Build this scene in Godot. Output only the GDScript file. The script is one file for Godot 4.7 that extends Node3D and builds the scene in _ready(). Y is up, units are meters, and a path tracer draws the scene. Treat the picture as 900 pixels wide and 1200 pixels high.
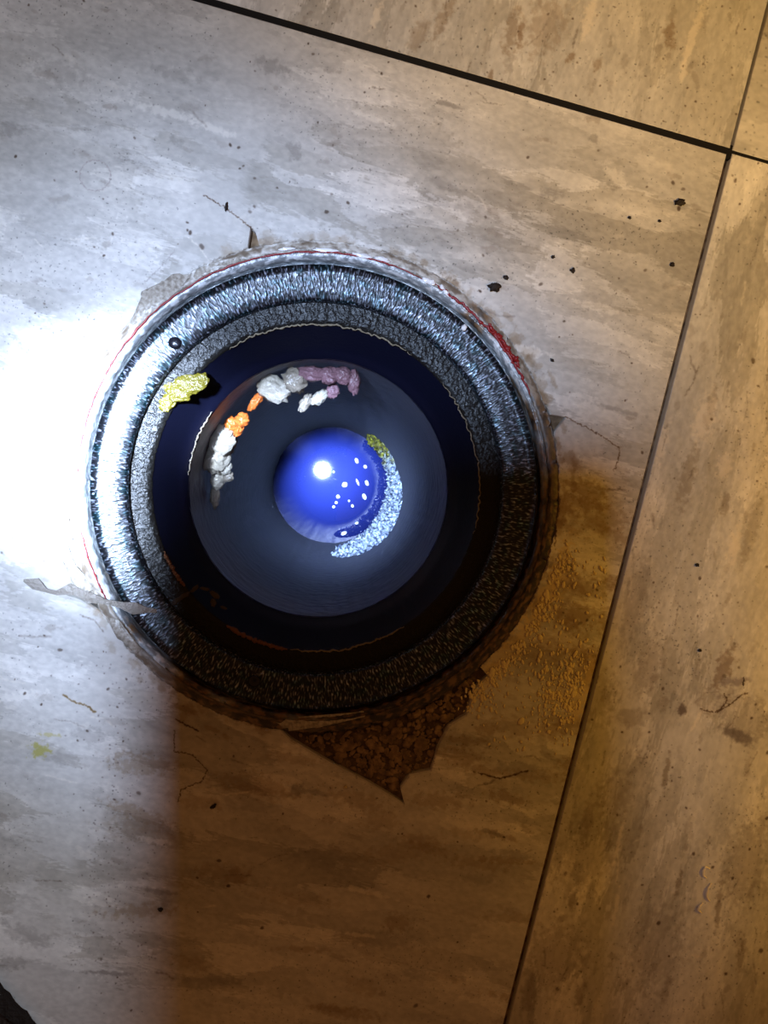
extends Node3D

# ---- scale: one unit of the plan is 0.26 mm; the camera looks almost straight down on the floor (y = 0)
const S := 0.00026
const EYE := 0.225            # height of the lens above the floor
const FOCAL := 867.0          # in pixels of a 900 x 1200 picture
const TILE := 0.326
const AX := -28.0 * S         # axis of the drain
const AZ := 8.7 * S
var cam_r: Vector3
var cam_u: Vector3
var cam_b: Vector3
var tile_o: Vector3           # the corner where four tiles meet
var tile_x: Vector3
var tile_z: Vector3
var rng := RandomNumberGenerator.new()
var wob := FastNoiseLite.new()
var M := {}
var taken := {}


func _ready() -> void:
	rng.seed = 7
	wob.seed = 3
	wob.frequency = 1.0
	make_camera()
	make_light()
	make_materials()
	make_floor()
	make_drain()
	make_water()
	make_lamps_and_phone()
	make_litter()


# ------------------------------------------------------------------ camera and light
func make_camera() -> void:
	var a := -50.0
	var b := 35.0
	var k := 1.0 / sqrt(a * a + b * b + FOCAL * FOCAL)
	var rx := sqrt(1.0 - a * a * k * k)
	cam_r = Vector3(rx, -a * k, 0)
	cam_b = Vector3(-(FOCAL * k) * (-a * k) / rx, FOCAL * k, -b * k / rx)
	cam_u = cam_b.cross(cam_r)
	var cam := Camera3D.new()
	cam.name = "camera"
	cam.near = 0.01
	cam.far = 20.0
	cam.fov = rad_to_deg(2.0 * atan(600.0 / FOCAL))
	cam.transform = Transform3D(Basis(cam_r, cam_u, cam_b), Vector3(0, EYE, 0))
	add_child(cam)
	cam.current = true


const HEAD := Vector3(-0.104, 0.45, -0.030)     # the lamp on the forehead
const WARM := [Vector3(0.2542, 0.3616, 0.1485), Vector3(0.0925, 0, -0.1486), Vector3(0.3913, 0.2503, -0.0741), Vector3(0.2348, 0, 0.019)]  # two added warm lights, each as place and aim
const PIPE_LIGHT := Vector3(-0.0278, 0.2225, -0.0180)  # added narrow light beside the lens, made to light the pipe

func spot(called: String, at: Vector3, aim: Vector3, col: Color, energy: float, angle: float, soft: float, size: float) -> void:
	var l := SpotLight3D.new()
	l.name = numbered(called)
	l.light_color = col
	l.light_energy = energy
	l.spot_angle = angle
	l.spot_angle_attenuation = soft
	l.spot_range = 8.0
	l.spot_attenuation = 2.0
	l.light_size = size
	l.shadow_enabled = true
	add_child(l)
	l.look_at_from_position(at, aim, Vector3(0, 0, -1))


func make_light() -> void:
	var env := Environment.new()
	env.background_mode = Environment.BG_COLOR
	env.background_color = Color(0.41, 0.265, 0.14)
	env.tonemap_mode = Environment.TONE_MAPPER_LINEAR
	env.tonemap_exposure = 1.0
	env.sdfgi_enabled = true
	env.ssao_enabled = true
	env.ssil_enabled = true
	var we := WorldEnvironment.new()
	we.name = "world"
	we.environment = env
	add_child(we)
	spot("headlamp_spill", HEAD, Vector3(-0.0728, 0, 0.0006), Color(0.787, 0.895, 1.0), 0.1116, 30.1, 1.0, 0.016)
	spot("headlamp_middle", HEAD, Vector3(-0.0403, 0, -0.005), Color(0.735, 0.826, 1.0), 0.30, 16.2, 1.0, 0.016)
	spot("headlamp_beam", HEAD, pt(142, 542), Color(0.80, 0.88, 1.0), 3.8, 5.4, 1.0, 0.014)
	spot("added_pipe_beam", PIPE_LIGHT, Vector3(AX + 0.014, -0.28, AZ + 0.011), Color(0.72, 0.82, 1.0), 1.4, 7.4, 1.0, 0.01)  # added narrow beam, lights the inside of the pipe
	spot("added_warm_light", WARM[0], WARM[1], Color(1.0, 0.816, 0.505), 0.1966, 14.74, 1.0, 0.02)  # both warm lights are added, no such lamp is seen
	spot("added_warm_light", WARM[2], WARM[3], Color(1.0, 0.744, 0.21), 0.1308, 24.05, 1.0, 0.02)


# ------------------------------------------------------------------ helpers
func pt(px: float, py: float, y := 0.0) -> Vector3:   # the point at height y that shows at this place of the photograph
	var d := cam_r * ((px - 450.0) / FOCAL) - cam_u * ((py - 600.0) / FOCAL) - cam_b
	return Vector3(0, EYE, 0) + d * ((y - EYE) / d.y)

func ring(r: float, deg: float, y: float) -> Vector3:
	return Vector3(AX + r * S * cos(deg_to_rad(deg)), y, AZ + r * S * sin(deg_to_rad(deg)))

func numbered(called: String) -> String:
	var n: int = taken.get(called, 0)
	taken[called] = n + 1
	return called if n == 0 else "%s_%03d" % [called, n]

func begin() -> SurfaceTool:
	var st := SurfaceTool.new()
	st.begin(Mesh.PRIMITIVE_TRIANGLES)
	return st

func commit(called: String, st: SurfaceTool, m: Material, parent: Node = self) -> MeshInstance3D:
	st.generate_normals()
	return put(called, st.commit(), m, parent)

func put(called: String, mesh: Mesh, m: Material, parent: Node = self) -> MeshInstance3D:
	var o := MeshInstance3D.new()
	o.name = numbered(called) if parent == self else called
	o.mesh = mesh
	o.material_override = m
	parent.add_child(o, true)
	return o

func thing(called: String, at := Vector3.ZERO) -> Node3D:
	var o := Node3D.new()
	o.name = numbered(called)
	o.position = at
	add_child(o, true)
	return o

func tag(o: Node, label: String, category := "", group := "", kind := "") -> Node:
	if label: o.set_meta("label", label)
	if category: o.set_meta("category", category)
	if group: o.set_meta("group", group)
	if kind: o.set_meta("kind", kind)
	return o

func tri(st: SurfaceTool, a: Vector3, b: Vector3, c: Vector3, out: Vector3, ua := Vector2.ZERO, ub := Vector2.ZERO, uc := Vector2.ZERO) -> void:
	if (a - c).cross(a - b).dot(out) < 0.0:
		var t := b
		b = c
		c = t
		var u := ub
		ub = uc
		uc = u
	st.set_uv(ua); st.add_vertex(a)
	st.set_uv(ub); st.add_vertex(b)
	st.set_uv(uc); st.add_vertex(c)

func quad(st: SurfaceTool, a: Vector3, b: Vector3, c: Vector3, d: Vector3, out: Vector3, ua := Vector2.ZERO, ub := Vector2.ZERO, uc := Vector2.ZERO, ud := Vector2.ZERO) -> void:
	tri(st, a, b, c, out, ua, ub, uc)
	tri(st, a, c, d, out, ua, uc, ud)

# profile: Vector3(r, y, crease) from outside to inside; angles in degrees; rough: wobble of r in units, high: wobble of y in metres
func lathe(st: SurfaceTool, profile: Array, a0 := 0.0, a1 := 360.0, n := 360, rough := 0.0, high := 0.0, freq := 40.0, out := -1.0) -> void:
	var group := 0
	var s := 0.0
	for k in profile.size() - 1:
		var p: Vector3 = profile[k]
		var q: Vector3 = profile[k + 1]
		if p.z > 0.5: group += 1
		st.set_smooth_group(group)
		var s1 := s + Vector2(p.x - q.x, (p.y - q.y) / S).length()
		for i in n:
			var t0 := a0 + (a1 - a0) * i / n
			var t1 := a0 + (a1 - a0) * (i + 1) / n
			var h := Vector3(out * cos(deg_to_rad(t0)), 0.9, out * sin(deg_to_rad(t0)))
			quad(st, wring(p, t0, rough, high, freq, k), wring(p, t1, rough, high, freq, k), wring(q, t1, rough, high, freq, k + 1), wring(q, t0, rough, high, freq, k + 1), h,
				Vector2(t0 / 360.0, s / 100.0), Vector2(t1 / 360.0, s / 100.0), Vector2(t1 / 360.0, s1 / 100.0), Vector2(t0 / 360.0, s1 / 100.0))
		s = s1

func wring(p: Vector3, deg: float, rough: float, high: float, freq: float, k: int) -> Vector3:
	var a := deg_to_rad(deg)
	var w := Vector3(cos(a) * freq, sin(a) * freq, k * 1.7)
	return ring(p.x + (rough * 1.6 * wob.get_noise_3dv(w) if rough > 0.0 else 0.0), deg, p.y + (high * 1.6 * wob.get_noise_3dv(w + Vector3(0, 0, 50)) if high > 0.0 else 0.0))

# a rounded lumpy body
func lump(st: SurfaceTool, at: Vector3, size: Vector3, turn: Basis, bumps: float, freq: float, n := 14, m := 9) -> void:
	var grid := []
	for j in m + 1:
		var row := []
		for i in n:
			var b := PI * j / m - PI / 2.0
			var a := TAU * i / n
			var d := Vector3(cos(b) * cos(a), sin(b), cos(b) * sin(a))
			var r := 1.0 + bumps * wob.get_noise_3dv(d * freq + at * 4000.0) * 1.6
			row.append(at + turn * (d * size * r))
		grid.append(row)
	st.set_smooth_group(0)
	for j in m:
		for i in n:
			var p: Vector3 = grid[j][i]
			var q: Vector3 = grid[j][(i + 1) % n]
			var r: Vector3 = grid[j + 1][(i + 1) % n]
			var t: Vector3 = grid[j + 1][i]
			var o := (p + q + r + t) / 4.0 - at
			if j > 0: tri(st, p, q, r, o, Vector2(float(i) / n, float(j) / m), Vector2(float(i + 1) / n, float(j) / m), Vector2(float(i + 1) / n, float(j + 1) / m))
			if j < m - 1: tri(st, p, r, t, o, Vector2(float(i) / n, float(j) / m), Vector2(float(i + 1) / n, float(j + 1) / m), Vector2(float(i) / n, float(j + 1) / m))

# a tube along points, radius per point
func tube(st: SurfaceTool, pts: Array, radii: Array, sides := 8) -> void:
	var rings := []
	for i in pts.size():
		var p: Vector3 = pts[i]
		var d: Vector3 = (pts[mini(i + 1, pts.size() - 1)] - pts[maxi(i - 1, 0)]).normalized()
		var x := d.cross(Vector3.UP if absf(d.y) < 0.9 else Vector3.RIGHT).normalized()
		var z := d.cross(x)
		var row := []
		var r: float = radii[i]
		for k in sides:
			row.append(p + (x * cos(TAU * k / sides) + z * sin(TAU * k / sides)) * r)
		rings.append(row)
	st.set_smooth_group(0)
	for i in pts.size() - 1:
		for k in sides:
			var l := (k + 1) % sides
			var o: Vector3 = rings[i][k] + rings[i][l] - pts[i] * 2.0
			quad(st, rings[i][k], rings[i][l], rings[i + 1][l], rings[i + 1][k], o)
	for e in [0, pts.size() - 1]:
		var o: Vector3 = pts[e] - pts[1 if e == 0 else e - 1]
		for k in sides:
			tri(st, pts[e], rings[e][k], rings[e][(k + 1) % sides], o)

# a flat piece of given outline (floor points), its thickness and a slightly raised, uneven top
func slab(st: SurfaceTool, outline: PackedVector2Array, y0: float, y1: float, bevel := 0.0003, uneven := 0.0) -> void:
	if Geometry2D.is_polygon_clockwise(outline):
		outline.reverse()
	var inner: PackedVector2Array = outline
	var shrunk := Geometry2D.offset_polygon(outline, -bevel)
	if shrunk.size() == 1 and shrunk[0].size() == outline.size():
		inner = shrunk[0]
		var best := 0
		for i in inner.size():
			if inner[i].distance_to(outline[0]) < inner[best].distance_to(outline[0]): best = i
		var turned := PackedVector2Array()
		for i in inner.size(): turned.append(inner[(i + best) % inner.size()])
		inner = turned
	var c := Vector2.ZERO
	for p in outline: c += p / outline.size()
	var n := outline.size()
	var lift := func(p: Vector2, y: float) -> Vector3: return Vector3(p.x, y + uneven * wob.get_noise_2d(p.x * 900.0, p.y * 900.0), p.y)
	var idx := Geometry2D.triangulate_polygon(inner)
	for i in range(0, idx.size(), 3):
		tri(st, lift.call(inner[idx[i]], y1), lift.call(inner[idx[i + 1]], y1), lift.call(inner[idx[i + 2]], y1), Vector3.UP, inner[idx[i]] * 10.0, inner[idx[i + 1]] * 10.0, inner[idx[i + 2]] * 10.0)
	for i in n:
		var j := (i + 1) % n
		var e := outline[j] - outline[i]
		var o := Vector3(e.y, 0.2, -e.x)
		var mid := (outline[i] + outline[j]) / 2.0 - c
		if o.x * mid.x + o.z * mid.y < 0: o = Vector3(-e.y, 0.2 , e.x)
		quad(st, lift.call(inner[i], y1), lift.call(inner[j], y1), Vector3(outline[j].x, lerpf(y0, y1, 0.6), outline[j].y), Vector3(outline[i].x, lerpf(y0, y1, 0.6), outline[i].y), o + Vector3.UP * e.length())
		quad(st, Vector3(outline[i].x, lerpf(y0, y1, 0.6), outline[i].y), Vector3(outline[j].x, lerpf(y0, y1, 0.6), outline[j].y), Vector3(outline[j].x, y0, outline[j].y), Vector3(outline[i].x, y0, outline[i].y), o)

func ragged(px: Array) -> Array:
	var o := []
	for i in px.size():
		var a: Vector2 = px[i]
		var b: Vector2 = px[(i + 1) % px.size()]
		for k in 5:
			var p := a.lerp(b, k / 5.0)
			o.append(p + Vector2(wob.get_noise_2d(p.x * 0.37, p.y * 0.37), wob.get_noise_2d(p.y * 0.37, p.x * 0.37 + 9.0)) * 4.0)
	return o

func shape(px: Array, y := 0.0) -> PackedVector2Array:     # outline on the floor from places in the photograph
	var o := PackedVector2Array()
	for p in px:
		var w := pt(p.x, p.y, y)
		o.append(Vector2(w.x, w.z))
	return o


# ------------------------------------------------------------------ materials
func plain(col: Color, rough: float, metal := 0.0) -> StandardMaterial3D:
	var m := StandardMaterial3D.new()
	m.albedo_color = col
	m.roughness = rough
	m.metallic = metal
	return m

func noise_tex(seed_: int, freq: float, ramp: Array, w := 256, h := 256, octaves := 4) -> NoiseTexture2D:
	var n := FastNoiseLite.new()
	n.seed = seed_
	n.frequency = freq
	n.fractal_octaves = octaves
	var t := NoiseTexture2D.new()
	t.width = w
	t.height = h
	t.seamless = true
	t.noise = n
	if ramp.size():
		var g := Gradient.new()
		var at := PackedFloat32Array()
		var cols := PackedColorArray()
		for e in ramp:
			at.append(e[0])
			cols.append(e[1])
		g.offsets = at
		g.colors = cols
		t.color_ramp = g
	return t

func relief(m: StandardMaterial3D, t: Texture2D, cm: float) -> StandardMaterial3D:
	m.heightmap_enabled = true
	m.heightmap_texture = t
	m.heightmap_scale = cm
	return m

func triplanar(m: StandardMaterial3D, per_metre: float) -> StandardMaterial3D:
	m.uv1_triplanar = true
	m.uv1_world_triplanar = true
	m.uv1_scale = Vector3.ONE * per_metre
	return m

func noise_bytes(seed_: int, w: int, h: int, freq: float, kind := 0, octaves := 4, warp := 0.0, sx := 1.0, sy := 1.0) -> PackedByteArray:
	# grey noise, stretched sx along x and sy along y
	var n := FastNoiseLite.new()
	n.seed = seed_
	n.frequency = freq
	n.fractal_octaves = octaves
	if kind == 1:
		n.noise_type = FastNoiseLite.TYPE_CELLULAR
		n.cellular_return_type = FastNoiseLite.RETURN_CELL_VALUE
		n.fractal_type = FastNoiseLite.FRACTAL_NONE
	if warp > 0.0:
		n.domain_warp_enabled = true
		n.domain_warp_amplitude = warp
		n.domain_warp_frequency = freq * 1.3
		n.domain_warp_fractal_octaves = 3
	var im := n.get_seamless_image(maxi(8, int(w / sx)), maxi(8, int(h / sy)))
	im.convert(Image.FORMAT_L8)
	if sx != 1.0 or sy != 1.0:
		im.resize(w, h, Image.INTERPOLATE_CUBIC)
	return im.get_data()

func make_materials() -> void:
	var grit := noise_tex(11, 0.06, [], 256, 256, 4)
	var fine := noise_tex(12, 0.14, [], 256, 256, 3)
	M.grit = grit
	M.fine = fine
	var mastic := plain(Color(1, 1, 1), 0.75)
	mastic.albedo_texture = noise_tex(21, 0.03, [[0.0, Color(0.26, 0.19, 0.13)], [0.45, Color(0.45, 0.36, 0.26)], [0.6, Color(0.55, 0.45, 0.34)], [1.0, Color(0.68, 0.58, 0.46)]], 512, 512, 5)
	M.mastic = relief(triplanar(mastic, 14.0), grit, 0.06)
	M.joint = plain(Color(0.03, 0.022, 0.018), 1.0)
	# cast iron flange: fine scratches towards the axis, white glints painted into the albedo
	var w := 2048
	var h := 128
	var a := noise_bytes(31, w, h, 0.27, 0, 2, 0.0, 1.0, 5.0)
	var b := noise_bytes(32, w, h, 0.03, 0, 4, 0.0, 1.0, 1.0)
	var c := noise_bytes(33, w, h, 0.11, 0, 2, 0.0, 1.0, 2.0)
	var alb := PackedByteArray()
	alb.resize(w * h * 3)
	var hgt := PackedByteArray()
	hgt.resize(w * h)
	for i in w * h:
		var s := a[i] / 255.0
		var g := b[i] / 255.0
		var e := c[i] / 255.0
		var v := smoothstep(0.50, 0.78, s) * (0.25 + 1.1 * e)
		var teal := smoothstep(0.48, 0.75, g)
		alb[i * 3] = int(clampf(28 + 165 * v - 18 * teal, 0, 255))
		alb[i * 3 + 1] = int(clampf(30 + 168 * v + 6 * teal, 0, 255))
		alb[i * 3 + 2] = int(clampf(34 + 174 * v + 6 * teal, 0, 255))
		hgt[i] = int(clampf(255.0 * (0.62 * s + 0.38 * e), 0, 255))
	M.flange_alb = ImageTexture.create_from_image(Image.create_from_data(w, h, false, Image.FORMAT_RGB8, alb))
	M.flange_hgt = ImageTexture.create_from_image(Image.create_from_data(w, h, false, Image.FORMAT_L8, hgt))
	var fl := plain(Color(0.80, 0.82, 0.86), 0.36, 0.35)
	fl.albedo_texture = M.flange_alb
	fl.uv1_scale = Vector3(1, 1.6, 1)
	M.flange = relief(fl, M.flange_hgt, 0.022)
	var step := plain(Color(0.15, 0.147, 0.14), 0.37, 0.0)
	step.metallic_specular = 0.32
	step.albedo_texture = noise_tex(35, 0.12, [[0.0, Color(0.25, 0.25, 0.25)], [0.55, Color(0.6, 0.6, 0.6)], [0.75, Color(1, 1, 1)]], 512, 512, 4)
	M.step = relief(triplanar(step, 40.0), grit, 0.025)
	M.throat = relief(triplanar(plain(Color(0.06, 0.07, 0.15), 0.36, 0.2), 20.0), fine, 0.006)  # blue of the lens flare painted into the throat colour
	M.pipe = relief(triplanar(plain(Color(0.34, 0.36, 0.42), 0.6, 0.0), 9.0), grit, 0.06)
	var edge := plain(Color(0.46, 0.42, 0.34), 0.6, 0.0)
	M.edge = relief(triplanar(edge, 40.0), grit, 0.03)
	M.rust = relief(triplanar(plain(Color(0.42, 0.27, 0.16), 0.8), 40.0), grit, 0.03)  # brown that stands in for the highlight on the step edge
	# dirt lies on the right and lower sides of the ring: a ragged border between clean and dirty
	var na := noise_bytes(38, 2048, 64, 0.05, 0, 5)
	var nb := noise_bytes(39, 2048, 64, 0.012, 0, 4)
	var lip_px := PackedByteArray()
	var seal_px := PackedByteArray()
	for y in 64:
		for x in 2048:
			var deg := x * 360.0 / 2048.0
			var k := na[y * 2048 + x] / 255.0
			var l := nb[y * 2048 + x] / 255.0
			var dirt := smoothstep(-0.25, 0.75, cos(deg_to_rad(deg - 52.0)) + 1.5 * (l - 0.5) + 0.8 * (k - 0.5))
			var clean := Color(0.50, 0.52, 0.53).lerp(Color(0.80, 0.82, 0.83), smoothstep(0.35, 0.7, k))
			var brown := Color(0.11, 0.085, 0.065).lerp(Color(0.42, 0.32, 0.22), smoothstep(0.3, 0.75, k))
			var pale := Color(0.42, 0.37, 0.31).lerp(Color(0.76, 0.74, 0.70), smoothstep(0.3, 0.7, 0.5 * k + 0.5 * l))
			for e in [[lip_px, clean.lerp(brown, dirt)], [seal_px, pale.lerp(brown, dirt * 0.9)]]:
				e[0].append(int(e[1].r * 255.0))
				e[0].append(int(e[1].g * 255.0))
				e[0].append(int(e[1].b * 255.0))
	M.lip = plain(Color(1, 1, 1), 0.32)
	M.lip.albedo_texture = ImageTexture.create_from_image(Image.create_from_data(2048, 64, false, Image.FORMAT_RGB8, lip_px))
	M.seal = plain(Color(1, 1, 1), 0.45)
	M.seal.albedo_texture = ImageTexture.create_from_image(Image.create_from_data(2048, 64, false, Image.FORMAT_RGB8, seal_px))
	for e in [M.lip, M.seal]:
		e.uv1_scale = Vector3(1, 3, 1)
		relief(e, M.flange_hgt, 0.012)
	M.grime_dark = relief(triplanar(plain(Color(0.25, 0.22, 0.20), 0.8), 30.0), grit, 0.06)
	M.red = plain(Color(0.52, 0.10, 0.11), 0.4)
	M.rivet = plain(Color(0.08, 0.085, 0.12), 0.3, 0.3)
	M.gap = plain(Color(0.02, 0.02, 0.02), 0.9)
	var film := plain(Color(1, 1, 1), 0.4)
	film.albedo_texture = noise_tex(41, 0.05, [[0.0, Color(0.40, 0.36, 0.31)], [0.45, Color(0.62, 0.59, 0.54)], [1.0, Color(0.80, 0.78, 0.74)]], 512, 512, 5)
	M.film = relief(triplanar(film, 26.0), grit, 0.04)
	M.tape = relief(triplanar(plain(Color(0.50, 0.47, 0.43), 0.5), 40.0), grit, 0.05)
	M.white = plain(Color(0.92, 0.92, 0.92), 0.15)
	M.scale_white = relief(triplanar(plain(Color(0.60, 0.57, 0.51), 0.3), 30.0), fine, 0.03)
	M.scale_grey = relief(triplanar(plain(Color(0.50, 0.46, 0.40), 0.35), 30.0), fine, 0.03)
	M.scale_pink = relief(triplanar(plain(Color(0.46, 0.34, 0.36), 0.4), 30.0), fine, 0.03)
	M.scale_orange = relief(triplanar(plain(Color(0.74, 0.38, 0.16), 0.4), 30.0), fine, 0.03)
	M.yellow = relief(triplanar(plain(Color(0.36, 0.33, 0.09), 0.35), 40.0), grit, 0.05)
	M.grit_dark = plain(Color(0.13, 0.09, 0.06), 0.8)
	M.shaving = plain(Color(0.96, 0.91, 0.78), 0.4)
	var crumb := plain(Color(0.86, 0.79, 0.60), 0.5)
	M.crumb = crumb
	M.mat = relief(triplanar(plain(Color(0.17, 0.125, 0.10), 0.85), 30.0), grit, 0.12)
	M.mat_edge = relief(triplanar(plain(Color(0.11, 0.08, 0.055), 0.85), 30.0), grit, 0.12)
	M.black = plain(Color(0.03, 0.03, 0.035), 0.35)
	M.glass = plain(Color(0.01, 0.01, 0.015), 0.05)
	M.housing = plain(Color(0.12, 0.12, 0.13), 0.5)
	for e in [["lamp_cool", Color(0.83, 0.89, 1.0)], ["lamp_blue", Color(0.45, 0.55, 1.0)], ["lamp_warm", Color(1.0, 0.66, 0.33)]]:
		var m := plain(Color(0.9, 0.9, 0.9), 0.4)
		m.emission_enabled = true
		m.emission = e[1]
		m.emission_energy_multiplier = 1.5
		M[e[0]] = m


# ------------------------------------------------------------------ the floor
func tile_uv(p: Vector3, i: int, j: int, turned: bool) -> Vector2:
	var d := p - tile_o
	var u := d.dot(tile_x) / TILE - i
	var v := d.dot(tile_z) / TILE - j
	return Vector2(v, u) if turned else Vector2(u, v)

func tile_image(seed_: int, n: int) -> Image:
	var k := n / 1280.0
	var chip := noise_bytes(seed_, n, n, 0.034 / k, 1, 1, 34.0 * k, 3.6, 1.0)
	var chip2 := noise_bytes(seed_ + 1, n, n, 0.020 / k, 1, 1, 60.0 * k, 3.4, 1.0)
	var streak := noise_bytes(seed_ + 2, n, n, 0.022 / k, 0, 5, 0.0, 3.2, 1.0)
	var grain := noise_bytes(seed_ + 3, n, n, 0.12 / k, 0, 3, 0.0, 1.6, 1.0)
	var broad := noise_bytes(seed_ + 4, n, n, 0.0045 / k, 0, 4, 0.0, 1.6, 1.0)
	var stroke := noise_bytes(seed_ + 6, n, n, 0.085 / k, 1, 1, 16.0 * k, 3.0, 1.0)
	var dots := noise_bytes(seed_ + 5, n, n, 0.19 / k, 0, 2)
	var out := PackedByteArray()
	out.resize(n * n * 3)
	for i in n * n:
		var c1 := chip[i] / 255.0
		var c2 := chip2[i] / 255.0
		var s := (streak[i] - 127.0) / 127.0
		var b := (broad[i] - 127.0) / 127.0
		var t := 0.5 + 0.6 * s
		var dark := smoothstep(0.26, 0.14, c1) * 0.10 * t + smoothstep(0.25, 0.12, c2) * 0.09 * (1.0 - 0.4 * s)
		var light := smoothstep(0.78, 0.90, c1) * 0.07 + smoothstep(0.80, 0.92, c2) * 0.03
		var f := 0.87 - dark + light + 0.05 * s + 0.045 * b + 0.06 * (grain[i] - 127.0) / 127.0
		var c3 := stroke[i] / 255.0
		f += (smoothstep(0.84, 0.92, c3) * 0.04 - smoothstep(0.16, 0.08, c3) * 0.055) * (0.6 + 0.9 * b)
		var d := dots[i] / 255.0
		f -= smoothstep(0.81 - 0.07 * b, 0.90 - 0.07 * b, d) * 0.30
		var warm := clampf(dark * 1.4 + 0.03 * b, 0.0, 0.25)
		out[i * 3] = int(clampf(f * 226.0, 0, 255))
		out[i * 3 + 1] = int(clampf(f * (222.0 - warm * 14.0), 0, 255))
		out[i * 3 + 2] = int(clampf(f * (214.0 - warm * 42.0), 0, 255))
	return Image.create_from_data(n, n, false, Image.FORMAT_RGB8, out)

# a stain at a place of the photograph; sizes in plan units, ang in degrees in the picture
func blot(im: Image, spec: Array, px: float, py: float, rx: float, ry: float, ang: float, col: Color, amount: float, rough := 0.6, hollow := 0.0) -> void:
	var n := im.get_width()
	var k := n / (TILE / S)
	var c := tile_uv(pt(px, py), spec[0], spec[1], false) * n
	var big := int(maxf(rx, ry) * 1.5 * k) + 2
	var tilt := deg_to_rad(ang - 14.0)
	for y in range(int(c.y) - big, int(c.y) + big):
		for x in range(int(c.x) - big, int(c.x) + big):
			var d := (Vector2(x, y) - c) / k
			var e := d.rotated(-tilt) / Vector2(rx, ry)
			var r := e.length() + rough * (wob.get_noise_2d(d.x * 0.09 + px, d.y * 0.09 + py) * 0.9 + wob.get_noise_2d(d.x * 0.35 + py, d.y * 0.35) * 0.3)
			var w := smoothstep(1.15, 0.45, r)
			if hollow > 0.0: w *= smoothstep(hollow - 0.15, hollow + 0.1, r) * 0.75 + 0.25
			if w <= 0.0: continue
			var at := Vector2i(x, y)
			if spec[2]: at = Vector2i(y, x)
			if at.x < 0 or at.y < 0 or at.x >= n or at.y >= n: continue
			im.set_pixelv(at, im.get_pixelv(at).lerp(col, w * amount))

func scratch(im: Image, spec: Array, pts: Array, width: float, col: Color, amount: float) -> void:
	for i in pts.size() - 1:
		var a: Vector2 = pts[i]
		var b: Vector2 = pts[i + 1]
		var steps := int(a.distance_to(b) / maxf(0.6, width * 0.5)) + 1
		for s in steps:
			var p := a.lerp(b, float(s) / steps) + Vector2(wob.get_noise_2d(s * 0.12, a.x), wob.get_noise_2d(s * 0.12, a.y + 40.0)) * 1.8
			var g := width * (0.75 + 0.5 * wob.get_noise_2d(p.x * 0.2, p.y * 0.2))
			blot(im, spec, p.x, p.y, g, g, 0, col, amount, 0.3)

# short scuffs that run roughly with the streaks of a tile
func scuffs(im: Image, s: Array, area: Rect2, many: int, along: float) -> void:
	for k in many:
		var p := Vector2(rng.randf_range(area.position.x, area.end.x), rng.randf_range(area.position.y, area.end.y))
		var d := Vector2.RIGHT.rotated(deg_to_rad(along + rng.randfn(0.0, 14.0))) * rng.randf_range(5.0, 20.0)
		var bend := d.rotated(rng.randfn(0.0, 0.3))
		var light := rng.randf() < 0.4
		scratch(im, s, [p - d, p, p + bend], rng.randf_range(0.9, 2.2), Color(0.95, 0.92, 0.86) if light else Color(0.36, 0.31, 0.27), rng.randf_range(0.08, 0.20))
	for k in many * 3:
		var p := Vector2(rng.randf_range(area.position.x, area.end.x), rng.randf_range(area.position.y, area.end.y))
		var g := rng.randf_range(2.5, 7.0)
		blot(im, s, p.x, p.y, g * 1.9, g * 0.7, along + rng.randfn(0.0, 16.0), Color(0.40, 0.34, 0.29) if rng.randf() < 0.6 else Color(0.94, 0.91, 0.85), rng.randf_range(0.08, 0.24), 1.3)

func hole_radius(deg: float, notches: Array) -> float:
	var a := deg_to_rad(deg)
	var r := 285.0 + 3.0 * wob.get_noise_2d(cos(a) * 14.0, sin(a) * 14.0) + 2.0 * wob.get_noise_2d(cos(a) * 60.0, sin(a) * 60.0)
	var c := Vector2(AX, AZ)
	var ray := Vector2(cos(a), sin(a))
	for poly in notches:
		for i in poly.size():
			var hit = Geometry2D.segment_intersects_segment(c, c + ray * 0.2, poly[i], poly[(i + 1) % poly.size()])
			if hit != null:
				r = maxf(r, (hit - c).length() / S)
	return r

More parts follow.
